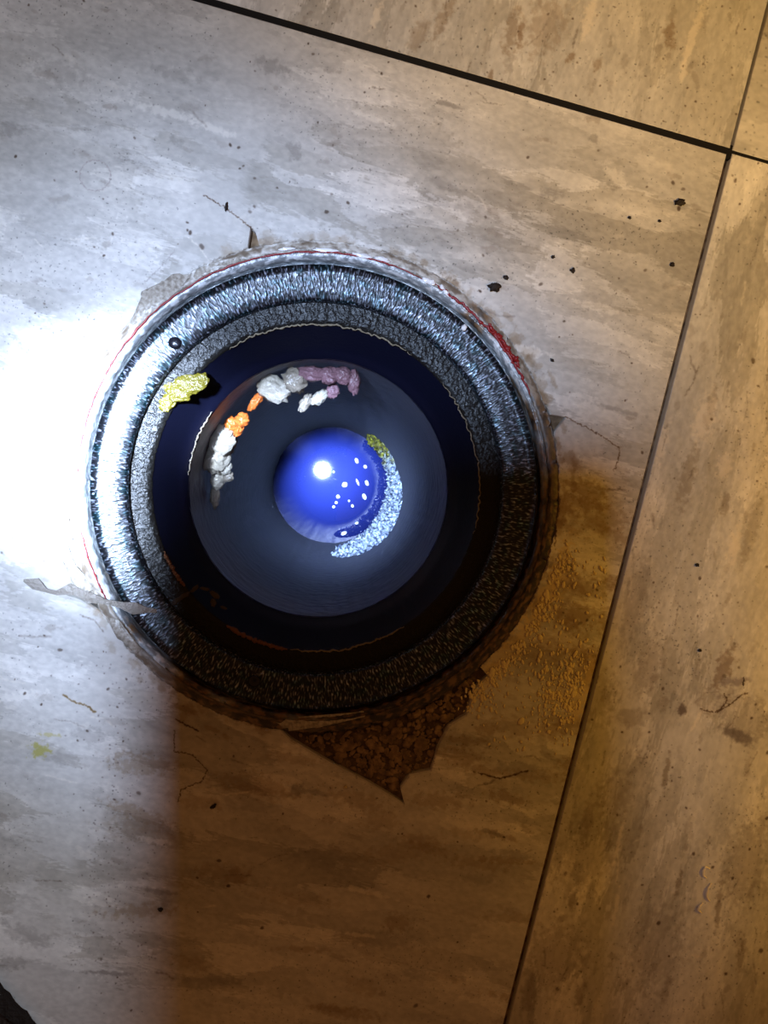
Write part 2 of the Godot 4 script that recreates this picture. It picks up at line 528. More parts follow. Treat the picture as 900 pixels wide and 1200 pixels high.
func make_tile(i: int, j: int, turned: bool, m: Material, floor_: Node3D, gaps: Array, notches: Array) -> void:
	# gaps: how far the tile stops short of its four grid lines (low x, low z, high x, high z), in units
	var lo := Vector2(gaps[0] * S, gaps[1] * S)
	var hi := Vector2(TILE - gaps[2] * S, TILE - gaps[3] * S)
	var base := tile_o + tile_x * (i * TILE) + tile_z * (j * TILE)
	var at := func(p: Vector2, y: float) -> Vector3: return base + tile_x * p.x + tile_z * p.y + Vector3.UP * y
	var e := 0.0002
	var st := begin()
	var corners := [Vector2(lo.x, lo.y), Vector2(hi.x, lo.y), hi, Vector2(lo.x, hi.y)]
	var inset := [Vector2(lo.x + e, lo.y + e), Vector2(hi.x - e, lo.y + e), hi - Vector2(e, e), Vector2(lo.x + e, hi.y - e)]
	st.set_smooth_group(0)
	if notches.is_empty():
		var c: Array = inset.map(func(p): return at.call(p, 0.0))
		quad(st, c[0], c[1], c[2], c[3], Vector3.UP, tile_uv(c[0], i, j, turned), tile_uv(c[1], i, j, turned), tile_uv(c[2], i, j, turned), tile_uv(c[3], i, j, turned))
	else:
		var angles := []
		for k in 1440: angles.append(k * 0.25)
		for p in inset:
			var d: Vector3 = at.call(p, 0.0) - Vector3(AX, 0, AZ)
			angles.append(fposmod(rad_to_deg(atan2(d.z, d.x)), 360.0))
		for poly in notches:
			for p in poly:
				for t in [-0.04, 0.04]: angles.append(fposmod(rad_to_deg(atan2(p.y - AZ, p.x - AX)) + t, 360.0))
		angles.sort()
		var box: Array = inset.map(func(p): var w: Vector3 = at.call(p, 0.0); return Vector2(w.x, w.z))
		var rows := []
		for a in angles:
			var ray := Vector2(cos(deg_to_rad(a)), sin(deg_to_rad(a)))
			var c := Vector2(AX, AZ)
			var far := 0.0
			for q in 4:
				var hit = Geometry2D.segment_intersects_segment(c, c + ray * 1.0, box[q], box[(q + 1) % 4])
				if hit != null: far = (hit - c).length()
			if far == 0.0: continue
			var r := hole_radius(a, notches) * S
			rows.append([c + ray * r, c + ray * (r + 0.0005), c + ray * lerpf(r, far, 0.35), c + ray * far])
		for k in rows.size():
			var p: Array = rows[k]
			var q: Array = rows[(k + 1) % rows.size()]
			var out := Vector3(AX - p[0].x, 0.0, AZ - p[0].y)
			st.set_smooth_group(1)
			quad(st, Vector3(p[0].x, -0.0032, p[0].y), Vector3(q[0].x, -0.0032, q[0].y), Vector3(q[0].x, -0.0005, q[0].y), Vector3(p[0].x, -0.0005, p[0].y), out)
			var ys := [-0.0005, 0.0, 0.0, 0.0]
			for s in 3:
				st.set_smooth_group(2 if s == 0 else 0)
				var v := [Vector3(p[s].x, ys[s], p[s].y), Vector3(q[s].x, ys[s], q[s].y), Vector3(q[s + 1].x, ys[s + 1], q[s + 1].y), Vector3(p[s + 1].x, ys[s + 1], p[s + 1].y)]
				quad(st, v[0], v[1], v[2], v[3], Vector3.UP, tile_uv(v[0], i, j, turned), tile_uv(v[1], i, j, turned), tile_uv(v[2], i, j, turned), tile_uv(v[3], i, j, turned))
	for k in 4:
		var l := (k + 1) % 4
		var mid: Vector2 = (corners[k] + corners[l]) / 2.0 - (lo + hi) / 2.0
		var o := tile_x * mid.x + tile_z * mid.y
		st.set_smooth_group(3 + k)
		var v := [at.call(inset[k], 0.0), at.call(inset[l], 0.0), at.call(corners[l], -e), at.call(corners[k], -e)]
		quad(st, v[0], v[1], v[2], v[3], o + Vector3.UP * 0.1, tile_uv(v[0], i, j, turned), tile_uv(v[1], i, j, turned), tile_uv(v[2], i, j, turned), tile_uv(v[3], i, j, turned))
		st.set_smooth_group(8 + k)
		quad(st, at.call(corners[k], -e), at.call(corners[l], -e), at.call(corners[l], -0.0032), at.call(corners[k], -0.0032), o)
	commit("tile", st, m, floor_)

func tile_material(im: Image) -> StandardMaterial3D:
	var m := plain(Color(1, 1, 1), 0.5)
	m.metallic_specular = 0.4
	m.albedo_texture = ImageTexture.create_from_image(im)
	m.heightmap_enabled = true
	m.heightmap_texture = M.bump
	m.heightmap_scale = 0.012
	return m

func make_floor() -> void:
	tile_o = pt(856, 177)
	var z := (pt(595, 1200) - tile_o).normalized()
	var x := (tile_o - pt(247, 0)).normalized()
	var ang := (atan2(x.z, x.x) + atan2(z.z, z.x) - PI / 2.0) / 2.0
	tile_x = Vector3(cos(ang), 0, sin(ang))
	tile_z = Vector3(-sin(ang), 0, cos(ang))
	var floor_ := thing("floor")
	tag(floor_, "floor of streaked cream vinyl tiles with dark joints", "", "", "structure")
	# the bed under the tiles, with the drain's hole
	var st := begin()
	var n := 180
	for i in n:
		var a0 := 360.0 * i / n
		var a1 := 360.0 * (i + 1) / n
		var f := 5200.0
		quad(st, ring(282, a0, -0.0026), ring(282, a1, -0.0026), ring(420, a1, -0.0026), ring(420, a0, -0.0026), Vector3.UP)
		quad(st, ring(420, a0, -0.0026), ring(420, a1, -0.0026), ring(f, a1, -0.0026), ring(f, a0, -0.0026), Vector3.UP)
		quad(st, ring(282, a0, -0.03), ring(282, a1, -0.03), ring(f, a1, -0.03), ring(f, a0, -0.03), Vector3.DOWN)
		quad(st, ring(282, a0, -0.0026), ring(282, a1, -0.0026), ring(282, a1, -0.03), ring(282, a0, -0.03), -ring(1, a0, 0) + Vector3(AX, 0, AZ))
		quad(st, ring(f, a0, -0.0026), ring(f, a1, -0.0026), ring(f, a1, -0.03), ring(f, a0, -0.03), ring(1, a0, 0) - Vector3(AX, 0, AZ))
	commit("tile_bed", st, M.mastic, floor_)
	# black joint filler strips, low between the tiles
	for k in range(-2, 4):
		for way in 2:
			var js := begin()
			var d := tile_x if way == 0 else tile_z
			var e := tile_z if way == 0 else tile_x
			var mid := tile_o + e * (k - 1) * TILE
			var c := [mid - d * 3.0 * TILE - e * 0.002, mid + d * 3.0 * TILE - e * 0.002, mid + d * 3.0 * TILE + e * 0.002, mid - d * 3.0 * TILE + e * 0.002]
			if absf((c[0] - Vector3(AX, 0, AZ)).dot(e)) < 0.1: continue
			for s in 4: c[s].y = -0.0003
			quad(js, c[0], c[1], c[2], c[3], Vector3.UP)
			quad(js, c[0], c[1], c[1] - Vector3.UP * 0.002, c[0] - Vector3.UP * 0.002, -e)
			quad(js, c[3], c[2], c[2] - Vector3.UP * 0.002, c[3] - Vector3.UP * 0.002, e)
			commit("joint_filler", js, M.joint, floor_)
	var bn := FastNoiseLite.new()
	bn.frequency = 0.05
	bn.seed = 77
	M.bump = ImageTexture.create_from_image(bn.get_seamless_image(1024, 1024))
	# A has the drain cut into it; its right neighbour B and the row above are turned a quarter
	var A := [-1, 0, false]
	var B := [0, 0, true]
	var C := [-1, -1, true]
	var ima := tile_image(101, 1280)
	stain_a(ima, A)
	scuffs(ima, A, Rect2(0, 0, 840, 1200), 110, 15.0)
	var imb := tile_image(202, 1024)
	stain_b(imb, B)
	scuffs(imb, B, Rect2(600, 190, 300, 1010), 90, 104.0)
	var imc := tile_image(303, 1024)
	stain_c(imc, C)
	scuffs(imc, C, Rect2(250, 0, 640, 170), 45, 106.0)
	var imd := tile_image(404, 640)
	var ma := tile_material(ima)
	var mb := tile_material(imb)
	var mc := tile_material(imc)
	var md := tile_material(imd)
	var notches := [
		shape([Vector2(318, 842), Vector2(340, 866), Vector2(380, 890), Vector2(430, 916), Vector2(474, 942), Vector2(468, 925), Vector2(480, 908), Vector2(505, 903), Vector2(514, 872), Vector2(526, 850), Vector2(546, 838), Vector2(556, 806), Vector2(572, 792), Vector2(540, 770), Vector2(400, 800)]),
		shape([Vector2(640, 474), Vector2(645, 486), Vector2(663, 489), Vector2(650, 505), Vector2(645, 528), Vector2(620, 540), Vector2(615, 470)]),
		shape([Vector2(294, 267), Vector2(300, 273), Vector2(299, 292), Vector2(302, 320), Vector2(288, 320), Vector2(291, 288)]),
		shape([Vector2(140, 702), Vector2(100, 690), Vector2(72, 694), Vector2(96, 702), Vector2(128, 722), Vector2(160, 745), Vector2(170, 715)]),
	]
	# joints a little wider at the top and right of A
	make_tile(-1, 0, false, ma, floor_, [2.5, 4.5, 3.5, 2.5], notches)
	make_tile(0, 0, true, mb, floor_, [3.0, 2.0, 2.5, 2.5], [])
	make_tile(-1, -1, true, mc, floor_, [2.5, 2.5, 1.5, 3.5], [])
	make_tile(0, -1, false, md, floor_, [2.0, 2.5, 2.5, 2.0], [])
	for i in range(-3, 3):
		for j in range(-3, 3):
			if i in [-1, 0] and j in [-1, 0]: continue
			make_tile(i, j, (i + j) % 2 == 0, [md, mc][(i + 2 * j + 12) % 2], floor_, [2.5, 2.5, 2.5, 2.5], [])

const BROWN := Color(0.22, 0.14, 0.08)
const TAN := Color(0.55, 0.45, 0.34)
const GREY := Color(0.47, 0.46, 0.46)

func stain_a(im: Image, s: Array) -> void:
	# grime round the cut edge, deeper towards the right and the lower side
	for k in 130:
		var deg := rng.randf_range(-180, 180)
		var heavy := 0.30 + 0.30 * cos(deg_to_rad(deg - 40.0))
		var r := 286.0 + absf(rng.randfn(0.0, 1.0)) * (5.0 + 14.0 * heavy)
		var p := Vector2(366.5 + r * cos(deg_to_rad(deg)), 570.5 + r * sin(deg_to_rad(deg)))
		blot(im, s, p.x, p.y, rng.randf_range(4, 16), rng.randf_range(3, 9), deg + 90.0, Color(0.46, 0.36, 0.24), 0.15 + 0.35 * heavy, 0.9)
	for k in 60:
		var p := Vector2(rng.randf_range(160, 720), rng.randf_range(690, 1190))
		blot(im, s, p.x, p.y, rng.randf_range(14, 60), rng.randf_range(4, 16), 10 + rng.randfn(0, 6), Color(0.48, 0.38, 0.26), rng.randf_range(0.12, 0.34), 1.0)
	for k in 34:
		var p := Vector2(rng.randf_range(600, 745), rng.randf_range(560, 900))
		blot(im, s, p.x, p.y, rng.randf_range(14, 40), rng.randf_range(6, 20), rng.randf_range(0, 40), Color(0.45, 0.33, 0.2), rng.randf_range(0.15, 0.4), 1.0)
	# marks one can point at
	for e in [[318, 77, 24, 9, 20, 0.45], [388, 82, 10, 4, 0, 0.4], [205, 85, 26, 8, 12, 0.3], [75, 85, 34, 14, 16, 0.25], [10, 152, 16, 9, 12, 0.35], [205, 165, 10, 5, 20, 0.35], [160, 195, 30, 8, 18, 0.22],
			[525, 122, 24, 3, 15, 0.55], [645, 226, 16, 7, 12, 0.45], [695, 163, 8, 6, 20, 0.5], [520, 215, 22, 8, 20, 0.35], [345, 178, 14, 9, 60, 0.4], [712, 218, 12, 5, 20, 0.3], [610, 430, 40, 6, 12, 0.3], [725, 480, 36, 3, 14, 0.4],
			[560, 250, 30, 10, 15, 0.3], [455, 262, 26, 8, 10, 0.25], [30, 600, 10, 6, 30, 0.2], [105, 862, 24, 10, 5, 0.3], [70, 888, 22, 8, 10, 0.3], [5, 985, 20, 8, 20, 0.3], [30, 1096, 30, 12, 25, 0.35], [12, 1128, 22, 9, 0, 0.4],
			[190, 1045, 26, 4, 12, 0.6], [193, 1055, 8, 12, 10, 0.5], [130, 1140, 34, 3, 6, 0.65], [240, 1148, 40, 9, 4, 0.4], [290, 938, 38, 14, 8, 0.25], [560, 1030, 26, 7, 8, 0.3], [610, 900, 30, 9, 10, 0.45], [640, 880, 26, 8, 60, 0.35], [600, 1000, 28, 6, 12, 0.45], [575, 975, 18, 3, 20, 0.6], [663, 664, 11, 8, 20, 0.85], [645, 660, 5, 4, 0, 0.6], [440, 1100, 50, 12, 8, 0.3], [380, 1010, 44, 12, 12, 0.25], [348, 925, 10, 7, 120, 0.5], [368, 928, 26, 4, 14, 0.5]]:
		blot(im, s, e[0], e[1], e[2], e[3], e[4], Color(0.44, 0.42, 0.40), e[5] * 0.75, 0.9)
	for e in [[190, 130, 50, 6, 14], [250, 150, 34, 5, 18], [430, 135, 34, 4, 18], [500, 320, 40, 7, 15], [620, 410, 26, 6, 14], [720, 205, 20, 8, 40], [700, 360, 34, 6, 14], [25, 815, 30, 6, -8], [180, 985, 20, 4, 10], [540, 965, 20, 6, 20], [420, 1095, 24, 3, 8], [430, 1045, 34, 4, 16]]:
		blot(im, s, e[0], e[1], e[2], e[3], e[4], Color(0.95, 0.93, 0.89), 0.5, 0.9)
	# golden old glue on the tile at the lower right
	for e in [[655, 665, 8, 40, 20], [640, 700, 14, 40, 35], [615, 735, 12, 30, 38], [590, 765, 18, 26, 50], [570, 790, 18, 18, 50], [678, 825, 16, 22, 20], [690, 790, 8, 24, 15], [650, 815, 18, 8, 10]]:
		blot(im, s, e[0], e[1], e[2], e[3], e[4], Color(0.84, 0.74, 0.52), 0.5, 1.3)
	# a yellow spot and rusty trails on the left
	blot(im, s, 46, 879, 12, 9, 0, Color(0.62, 0.60, 0.28), 0.75, 1.1)
	blot(im, s, 58, 860, 12, 3, 5, Color(0.68, 0.64, 0.36), 0.5, 1.1)
	scratch(im, s, [Vector2(74, 814), Vector2(84, 821), Vector2(100, 826), Vector2(112, 834)], 1.8, Color(0.46, 0.36, 0.2), 0.6)
	# a faint ring, a hairline crack, scribbled scuffs
	var circle := []
	for k in 25: circle.append(Vector2(111 + 18 * cos(TAU * k / 24.0), 205 + 18 * sin(TAU * k / 24.0)))
	scratch(im, s, circle, 1.0, Color(0.62, 0.57, 0.55), 0.4)
	scratch(im, s, [Vector2(238, 228), Vector2(262, 242), Vector2(280, 255), Vector2(296, 268)], 1.0, Color(0.36, 0.28, 0.22), 0.7)
	scratch(im, s, [Vector2(170, 330), Vector2(190, 310), Vector2(205, 292)], 0.9, Color(0.6, 0.57, 0.55), 0.5)
	scratch(im, s, [Vector2(662, 488), Vector2(690, 502), Vector2(712, 515), Vector2(726, 525), Vector2(724, 540), Vector2(718, 552)], 1.0, Color(0.36, 0.27, 0.18), 0.6)
	scratch(im, s, [Vector2(652, 560), Vector2(652, 610), Vector2(650, 640)], 0.9, Color(0.25, 0.17, 0.1), 0.6)
	scratch(im, s, [Vector2(204, 855), Vector2(204, 880), Vector2(225, 884), Vector2(243, 902), Vector2(236, 915), Vector2(212, 925), Vector2(208, 940)], 0.9, Color(0.22, 0.15, 0.1), 0.6)
	scratch(im, s, [Vector2(206, 842), Vector2(216, 848), Vector2(232, 856)], 1.4, Color(0.2, 0.13, 0.08), 0.6)
	scratch(im, s, [Vector2(560, 905), Vector2(585, 912), Vector2(620, 902)], 1.4, Color(0.25, 0.17, 0.1), 0.6)
	# flecks of dirt
	for k in 300:
		var p := Vector2(rng.randf_range(0, 840), rng.randf_range(0, 1195))
		var dens := smoothstep(420.0, 60.0, absf((p - Vector2(366, 570)).length() - 330.0))
		if rng.randf() > 0.35 + 0.5 * dens: continue
		var g := absf(rng.randfn(0.0, 1.0)) * 0.8 + 0.7
		blot(im, s, p.x, p.y, g * 1.4, g, rng.randf_range(0, 180), Color(0.24, 0.18, 0.14), rng.randf_range(0.4, 0.85), 0.4)
	for k in 150:                     # dusty grains where the light ends
		var p := Vector2(130 + rng.randfn(0, 26), rng.randf_range(760, 1130))
		blot(im, s, p.x, p.y, 1.3, 1.0, rng.randf_range(0, 180), Color(0.34, 0.3, 0.28), rng.randf_range(0.3, 0.6), 0.4)

func stain_b(im: Image, s: Array) -> void:
	for e in [[805, 560, 10, 46, 14, 0.4], [850, 590, 6, 18, 12, 0.45], [880, 620, 8, 50, 14, 0.3], [832, 480, 7, 30, 12, 0.4], [780, 905, 4, 28, 10, 0.6], [690, 955, 8, 34, 12, 0.35], [868, 1120, 6, 26, 10, 0.45], [842, 1060, 4, 40, 6, 0.5],
			[795, 1035, 4, 18, 10, 0.55], [780, 1160, 5, 22, 14, 0.4], [670, 1055, 5, 14, 0, 0.5], [620, 1165, 12, 24, 10, 0.35], [740, 840, 20, 12, 10, 0.35], [720, 930, 26, 30, 20, 0.3], [698, 820, 26, 40, 14, 0.3], [690, 1000, 40, 60, 14, 0.28], [650, 1120, 40, 50, 14, 0.3], [770, 1110, 40, 60, 14, 0.25], [680, 1165, 6, 20, 16, 0.5], [875, 1010, 30, 60, 10, 0.3], [745, 700, 16, 60, 14, 0.25], [760, 780, 18, 40, 20, 0.3]]:
		blot(im, s, e[0], e[1], e[2], e[3], e[4], Color(0.42, 0.36, 0.30), e[5] * 0.8, 0.9)
	for e in [[825, 490, 14, 34, 14], [848, 545, 10, 20, 12], [775, 520, 8, 26, 14], [860, 640, 8, 30, 12], [725, 985, 3, 34, 12], [722, 1060, 3, 26, 10], [815, 1120, 8, 3, 14], [815, 845, 3, 22, 30]]:
		blot(im, s, e[0], e[1], e[2], e[3], e[4], Color(0.93, 0.89, 0.82), 0.5, 0.9)
	# dried puddle marks
	blot(im, s, 798, 830, 7, 8, 0, Color(0.34, 0.29, 0.27), 0.75, 0.6)
	blot(im, s, 832, 822, 18, 18, 0, Color(0.36, 0.30, 0.26), 0.6, 0.6, 0.72)
	blot(im, s, 872, 838, 38, 26, 30, Color(0.36, 0.31, 0.29), 0.6, 0.6, 0.75)
	blot(im, s, 865, 862, 28, 9, 28, Color(0.34, 0.30, 0.30), 0.6, 0.5)
	blot(im, s, 848, 782, 12, 30, 20, Color(0.40, 0.32, 0.26), 0.5, 0.9)
	blot(im, s, 860, 798, 22, 6, 0, Color(0.42, 0.38, 0.40), 0.5, 0.9)
	scratch(im, s, [Vector2(838, 834), Vector2(846, 828), Vector2(852, 820), Vector2(848, 812)], 1.1, BROWN, 0.6)
	scratch(im, s, [Vector2(840, 834), Vector2(856, 824), Vector2(868, 814), Vector2(876, 811)], 1.1, BROWN, 0.6)
	scratch(im, s, [Vector2(820, 830), Vector2(828, 832), Vector2(836, 834)], 1.1, BROWN, 0.6)
	scratch(im, s, [Vector2(871, 793), Vector2(871, 803)], 1.2, Color(0.15, 0.1, 0.07), 0.8)
	for k in 260:
		var p := Vector2(rng.randf_range(610, 900), rng.randf_range(190, 1200))
		var g := absf(rng.randfn(0.0, 1.0)) * 0.9 + 0.6
		if rng.randf() > (0.8 if p.y > 690 else 0.4): continue
		blot(im, s, p.x, p.y, g * 1.3, g, rng.randf_range(0, 180), Color(0.22, 0.15, 0.1), rng.randf_range(0.35, 0.8), 0.4)

func stain_c(im: Image, s: Array) -> void:
	for e in [[610, 40, 4, 18, 5, 0.5], [668, 66, 5, 8, 30, 0.5], [600, 35, 10, 30, 10, 0.35], [785, 40, 8, 18, 0, 0.45], [640, 30, 24, 40, 20, 0.25], [520, 20, 8, 30, 25, 0.35], [490, 40, 10, 24, 25, 0.25], [700, 75, 5, 10, 20, 0.4], [575, 88, 3, 8, 0, 0.5]]:
		blot(im, s, e[0], e[1], e[2], e[3], e[4], Color(0.46, 0.36, 0.26), e[5], 0.9)
	for e in [[812, 40, 6, 44, 20], [800, 82, 5, 16, 18], [690, 20, 8, 26, 15], [440, 20, 5, 26, 25]]:
		blot(im, s, e[0], e[1], e[2], e[3], e[4], Color(0.95, 0.91, 0.84), 0.55, 0.9)
	for k in 60:
		var p := Vector2(rng.randf_range(260, 890), rng.randf_range(0, 160))
		blot(im, s, p.x, p.y, 1.6, 1.1, rng.randf_range(0, 180), Color(0.24, 0.17, 0.12), rng.randf_range(0.4, 0.8), 0.4)


# ------------------------------------------------------------------ the drain
func arc_bead(parent: Node, called: String, m: Material, r: float, y: float, a0: float, a1: float, thick: float, wander := 0.0, n := 90) -> MeshInstance3D:
	var st := begin()
	var pts := []
	var radii := []
	for i in n + 1:
		var t := float(i) / n
		var a := lerpf(a0, a1, t)
		var w := wob.get_noise_2d(a * 0.35, r)
		pts.append(ring(r + wander * 1.6 * w, a, y))
		radii.append(thick * S * (0.35 + 0.65 * minf(1.0, 8.0 * minf(t, 1.0 - t))) * (1.0 + 0.9 * wob.get_noise_2d(a * 0.9, r + 9.0)))
	tube(st, pts, radii, 6)
	return commit(called, st, m, parent)

func make_drain() -> void:
	var d := thing("floor_drain")
	tag(d, "round dark metal floor drain opening set in the cream tile floor", "floor drain")
	var st := begin()
	var seal := [Vector3(289, -0.0020, 0), Vector3(287, -0.0003, 0), Vector3(283, 0.0003, 0), Vector3(277, 0.0005, 0), Vector3(273, 0.0003, 0), Vector3(271, -0.0006, 0)]
	var lip := [Vector3(274, -0.0008, 0), Vector3(272.5, 0.0006, 0), Vector3(270, 0.0009, 0), Vector3(267, 0.0005, 0), Vector3(265, -0.0008, 0), Vector3(264.5, -0.004, 1), Vector3(260.5, -0.004, 1)]
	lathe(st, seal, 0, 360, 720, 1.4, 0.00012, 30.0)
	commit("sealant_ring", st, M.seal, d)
	st = begin()
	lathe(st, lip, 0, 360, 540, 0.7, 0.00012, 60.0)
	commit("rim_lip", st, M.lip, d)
	tag(arc_bead(d, "paint_line", M.red, 272.5, 0.0009, -176, -62, 1.1, 1.2), "thin red paint line")
	tag(arc_bead(d, "paint_line", M.red, 273.5, 0.0009, -60, -24, 1.5, 2.0), "thin red paint line")
	tag(arc_bead(d, "paint_line", M.red, 276.5, 0.0006, -44, -31, 3.2, 2.5), "thick red paint smear")
	tag(arc_bead(d, "paint_line", M.red, 272.5, 0.0009, 152, 170, 0.9, 1.0), "thin red paint line")
	st = begin()
	lathe(st, [Vector3(261, -0.004, 0), Vector3(260.2, -0.0006, 1), Vector3(259, -0.0001, 0), Vector3(250, -0.00042, 0), Vector3(236, -0.00085, 0), Vector3(222.5, -0.00118, 0), Vector3(220.5, -0.0016, 0), Vector3(220, -0.0060, 1)], 0, 360, 720, 0.35, 0.00008, 50.0)
	var flange := commit("flange_ring", st, M.flange, d)
	for p in [Vector2(205, 402), Vector2(298, 798)]:
		st = begin()
		lump(st, pt(p.x, p.y, -0.0006), Vector3(7.5, 3.4, 7.0) * S, Basis(), 0.12, 1.5, 18, 10)
		tag(commit("rivet", st, M.rivet, flange), "small dark round rivet")
	st = begin()
	lathe(st, [Vector3(221, -0.0052, 0), Vector3(212, -0.0054, 0), Vector3(203, -0.0056, 0), Vector3(196.5, -0.0058, 0), Vector3(195, -0.0064, 0)], 0, 360, 540, 0.6, 0.0002, 60.0)
	commit("step_ring", st, M.step, d)
	for e in [[-122.0, -55.0, 1.1, 2.2], [-41.0, 16.0, 0.8, 2.2], [58.0, 100.0, 1.1, 1.8]]:  # pale line along parts of the step edge
		tag(arc_bead(d, "pale_edge", M.edge, 195.5, -0.0059, e[0], e[1], e[2], e[3]), "pale edge of the inner step")
	for e in [[101.0, 124.0, 2.6], [144.0, 158.0, 2.2]]:  # edge highlight built as brown beads
		tag(arc_bead(d, "highlight_edge", M.rust, 196.0, -0.0057, e[0], e[1], e[2], 0.8), "brown painted highlight along the inner step edge")
	st = begin()
	lathe(st, [Vector3(196, -0.0062, 0), Vector3(193.5, -0.0075, 0), Vector3(187, -0.0115, 0), Vector3(178, -0.0165, 0), Vector3(171, -0.0200, 0), Vector3(166, -0.0212, 0), Vector3(164.5, -0.0225, 0)], 0, 360, 360, 0.25, 0.00008, 14.0)
	commit("throat", st, M.throat, d)
	tag(arc_bead(d, "pale_edge", M.scale_grey, 165.5, -0.0209, 186, 216, 1.1, 1.6), "pale edge of the pipe mouth")
	st = begin()
	lathe(st, [Vector3(165, -0.0215, 0), Vector3(165, -0.04, 0), Vector3(164, -0.10, 0), Vector3(165, -0.18, 0), Vector3(165, -0.25, 0), Vector3(165, -0.345, 0), Vector3(164, -0.35, 0), Vector3(1, -0.35, 1)], 0, 360, 240, 1.2, 0.0, 5.0)
	var pipe := commit("pipe", st, M.pipe, d)
	# crust on the mouth of the pipe: [x, y in the photo, depth, half sizes, turn, material]
	for e in [[322, 456, 0.034, 20, 16, 15, 20, "scale_white", "pale grey scale lump"], [346, 446, 0.032, 14, 15, 14, -10, "scale_grey", "pale grey scale lump"], [358, 472, 0.036, 6, 10, 12, 30, "scale_grey", "curled tan scale lump"], [374, 466, 0.036, 12, 9, 7, -35, "scale_white", "curled tan scale lump"], [390, 458, 0.036, 8, 8, 9, 20, "scale_pink", "pinkish scale lump"],
			[366, 438, 0.030, 16, 14, 9, 0, "scale_pink", "pinkish scale lump"], [386, 440, 0.030, 12, 14, 10, 0, "scale_pink", "pinkish scale lump"], [402, 441, 0.030, 12, 13, 10, 10, "scale_pink", "pinkish scale lump"], [415, 448, 0.031, 7, 14, 15, 0, "scale_pink", "pinkish scale lump"],
			[300, 470, 0.036, 5, 10, 14, 35, "scale_orange", "orange scale lump"], [284, 492, 0.040, 9, 12, 8, -40, "scale_orange", "orange scale lump"], [280, 504, 0.042, 5, 12, 9, 30, "scale_orange", "orange scale lump"], [272, 497, 0.042, 8, 12, 9, 20, "scale_orange", "orange scale lump"],
			[261, 515, 0.044, 16, 18, 20, 30, "scale_white", "chalky white scale crust"], [254, 536, 0.046, 15, 18, 20, 10, "scale_white", "chalky white scale crust"], [263, 548, 0.048, 9, 13, 10, 0, "scale_white", "chalky white scale crust"], [267, 558, 0.05, 7, 9, 7, 0, "scale_grey", "chalky white scale crust"], [255, 562, 0.05, 8, 11, 12, 0, "scale_white", "chalky white scale crust"], [252, 582, 0.055, 6, 12, 14, 0, "scale_grey", "chalky white scale crust"]]:
		st = begin()
		lump(st, pt(e[0], e[1], -e[2]), Vector3(e[3], e[4] * 0.7, e[5]) * S * 1.12, Basis(Vector3.UP, -deg_to_rad(e[6])), 0.34, 2.2, 22, 14)
		tag(commit("scale_lump", st, M[e[7]], pipe), e[8])
	# yellow putty on the ledge
	st = begin()
	for e in [[216, 448, 22, 8, -6], [205, 458, 18, 13, 20], [236, 446, 9, 10, 0], [194, 472, 10, 13, 30], [222, 455, 14, 7, 0]]:
		lump(st, pt(e[0], e[1], -0.0057), Vector3(e[2], 2.2, e[3]) * S, Basis(Vector3.UP, -deg_to_rad(e[4])), 0.3, 1.1, 30, 16)
	tag(commit("putty", st, M.yellow, d), "yellow putty smeared on the ledge")
	# wet sludge that clings to the lower wall: rises out of the wall where it is thick
	st = begin()
	var na := 200
	var ny := 90
	var grid := []
	for j in ny + 1:
		var row := []
		for i in na + 1:
			var a := lerpf(-62.0, 100.0, float(i) / na)
			var y := lerpf(-0.165, -0.345, float(j) / ny)
			var u := (a - 17.0) / 72.0
			var half := 0.066 * sqrt(maxf(0.0, 1.0 - pow(absf(u), 8.0))) * (0.85 + 0.25 * sin(a * 0.05))
			var v := absf(y + 0.262 - 0.02 * u)
			var mass := (half - v) / 0.03
			var nz := wob.get_noise_3d(cos(deg_to_rad(a)) * 9.0, sin(deg_to_rad(a)) * 9.0, y * 90.0) + 0.7 * wob.get_noise_3d(cos(deg_to_rad(a)) * 26.0, sin(deg_to_rad(a)) * 26.0, y * 190.0)
			var r := 166.0 - clampf(mass, -1.0, 1.0) * 13.0 - nz * 13.0 * clampf(mass + 0.4, 0.0, 1.0) + (4.0 if mass < 0.0 else 0.0)
			row.append([ring(r, a, y), a, y])
		grid.append(row)
	st.set_smooth_group(0)
	for j in ny:
		for i in na:
			var q := [grid[j][i], grid[j][i + 1], grid[j + 1][i + 1], grid[j + 1][i]]
			var o: Vector3 = Vector3(AX, q[0][0].y, AZ) - q[0][0]
			for t in [[0, 1, 2], [0, 2, 3]]:
				var v := [q[t[0]], q[t[1]], q[t[2]]]
				if (v[0][0] - v[2][0]).cross(v[0][0] - v[1][0]).dot(o) < 0.0: v = [v[0], v[2], v[1]]
				for w in v:
					var g := wob.get_noise_2d(w[1] * 0.12, w[2] * 60.0)
					var moss := smoothstep(-14.0, -34.0, w[1] + g * 16.0)
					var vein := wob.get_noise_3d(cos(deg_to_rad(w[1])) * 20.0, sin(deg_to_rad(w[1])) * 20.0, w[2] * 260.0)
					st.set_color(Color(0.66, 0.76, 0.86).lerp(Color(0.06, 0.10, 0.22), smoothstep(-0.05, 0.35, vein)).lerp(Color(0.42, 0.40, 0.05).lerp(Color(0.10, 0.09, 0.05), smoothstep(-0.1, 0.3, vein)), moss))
					st.add_vertex(w[0])
	var sl := plain(Color(1, 1, 1), 0.22)
	sl.vertex_color_use_as_albedo = true
	M.sludge = relief(triplanar(sl, 9.0), M.grit, 0.25)
	tag(commit("sludge", st, M.sludge, pipe), "glistening wet sludge on the pipe wall")
